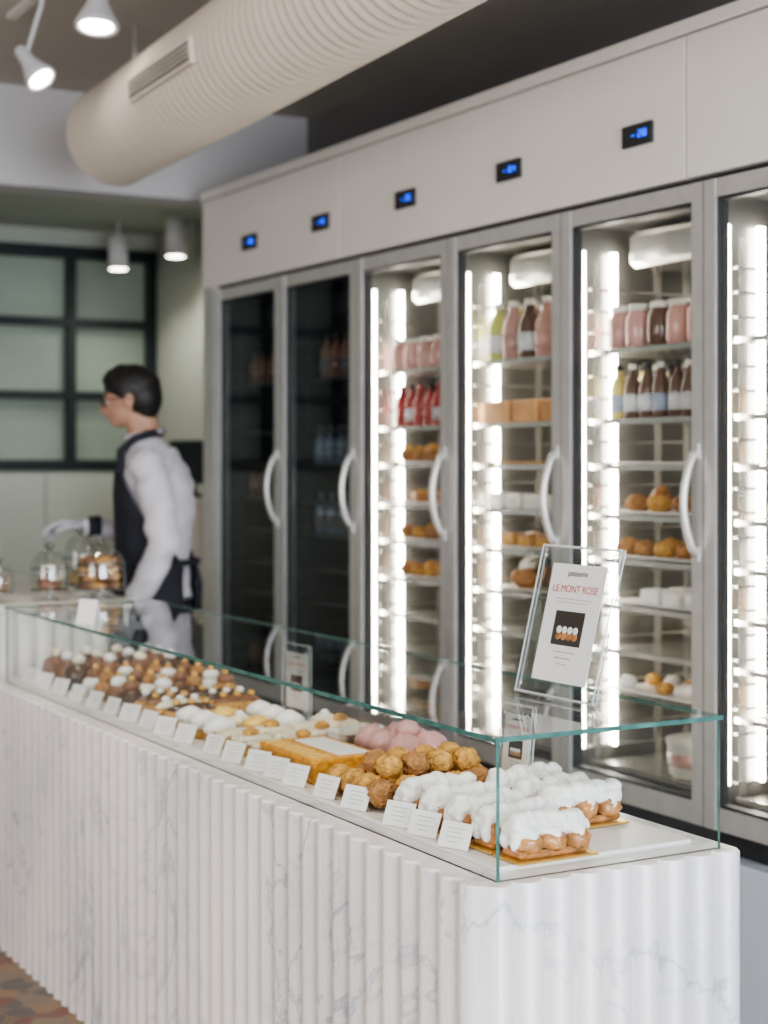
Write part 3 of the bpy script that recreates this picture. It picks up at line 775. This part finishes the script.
hand(LW,(.35,0,-1),(0,1,0),(1,0,0),'gloved_hand_resting',.3)
b=MB(); b.tube([RW+Vector((-.04,-.02,0)),RW+Vector((0,0,0))],[.038,.034],0,16); b.obj('glove_cuff',M_apron,H)
H.location=(2.09,5.29,0); H.rotation_euler=(0,0,math.radians(144))

# ------------------------------------------------------------------ lights
def area(name,loc,rot,sx,sy,p,col):
    l=bpy.data.lights.new(name,'AREA'); l.shape='RECTANGLE'; l.size=sx; l.size_y=sy; l.energy=p; l.color=col
    o=bpy.data.objects.new(name,l); C.objects.link(o); o.location=loc; o.rotation_euler=rot; return o
def spot(name,loc,tgt,p,ang,col,r=.06):
    l=bpy.data.lights.new(name,'SPOT'); l.energy=p; l.spot_size=math.radians(ang); l.spot_blend=.7; l.color=col; l.shadow_soft_size=r
    o=bpy.data.objects.new(name,l); C.objects.link(o); o.location=loc; o.rotation_euler=(Vector(tgt)-Vector(loc)).to_track_quat('-Z','Y').to_euler(); return o
area('shopfront_daylight',(1.0,-2.45,1.5),(math.radians(90),0,0),3.6,2.4,370,(.80,.89,1))
area('left_fill',(-2.95,1.6,1.7),(0,math.radians(-90),0),1.8,3.0,105,(1,.90,.82))  # added warm fill for header and counter front; left wall has no window
for i,y in enumerate((2.3,3.1,3.9,4.6)):
    spot('counter_spot',(1.3,y-.1,2.85),(1.64,y,.8),56,46,(1,.90,.78))
spot('back_room_light',(3.03,7.40,2.36),(3.0,7.40,0),12,150,(1,.97,.85)); spot('back_room_light_b',(2.88,7.79,2.33),(2.8,7.8,0),9,150,(1,.97,.85)); spot('back_room_light_c',(1.9,7.5,2.3),(1.9,7.5,0),12,160,(1,.97,.85))
w=bpy.data.worlds.new('w'); bpy.context.scene.world=w; w.use_nodes=True
w.node_tree.nodes['Background'].inputs[0].default_value=(.85,.9,1,1); w.node_tree.nodes['Background'].inputs[1].default_value=.7
try: bpy.context.scene.view_settings.look='AgX - Medium High Contrast'
except Exception: pass

# ------------------------------------------------------------------ camera
cd=bpy.data.cameras.new('camera'); cam=bpy.data.objects.new('camera',cd); C.objects.link(cam)
cd.sensor_fit='VERTICAL'; cd.sensor_height=36; cd.sensor_width=27; cd.lens=1630/1024*36; cd.shift_y=-52/1024
cam.location=(0,0,1.4); cam.rotation_euler=(math.radians(90),0,-math.radians(29.55))
cd.dof.use_dof=True; cd.dof.focus_distance=2.8; cd.dof.aperture_fstop=3.0
cd.clip_start=.05
bpy.context.scene.camera=cam
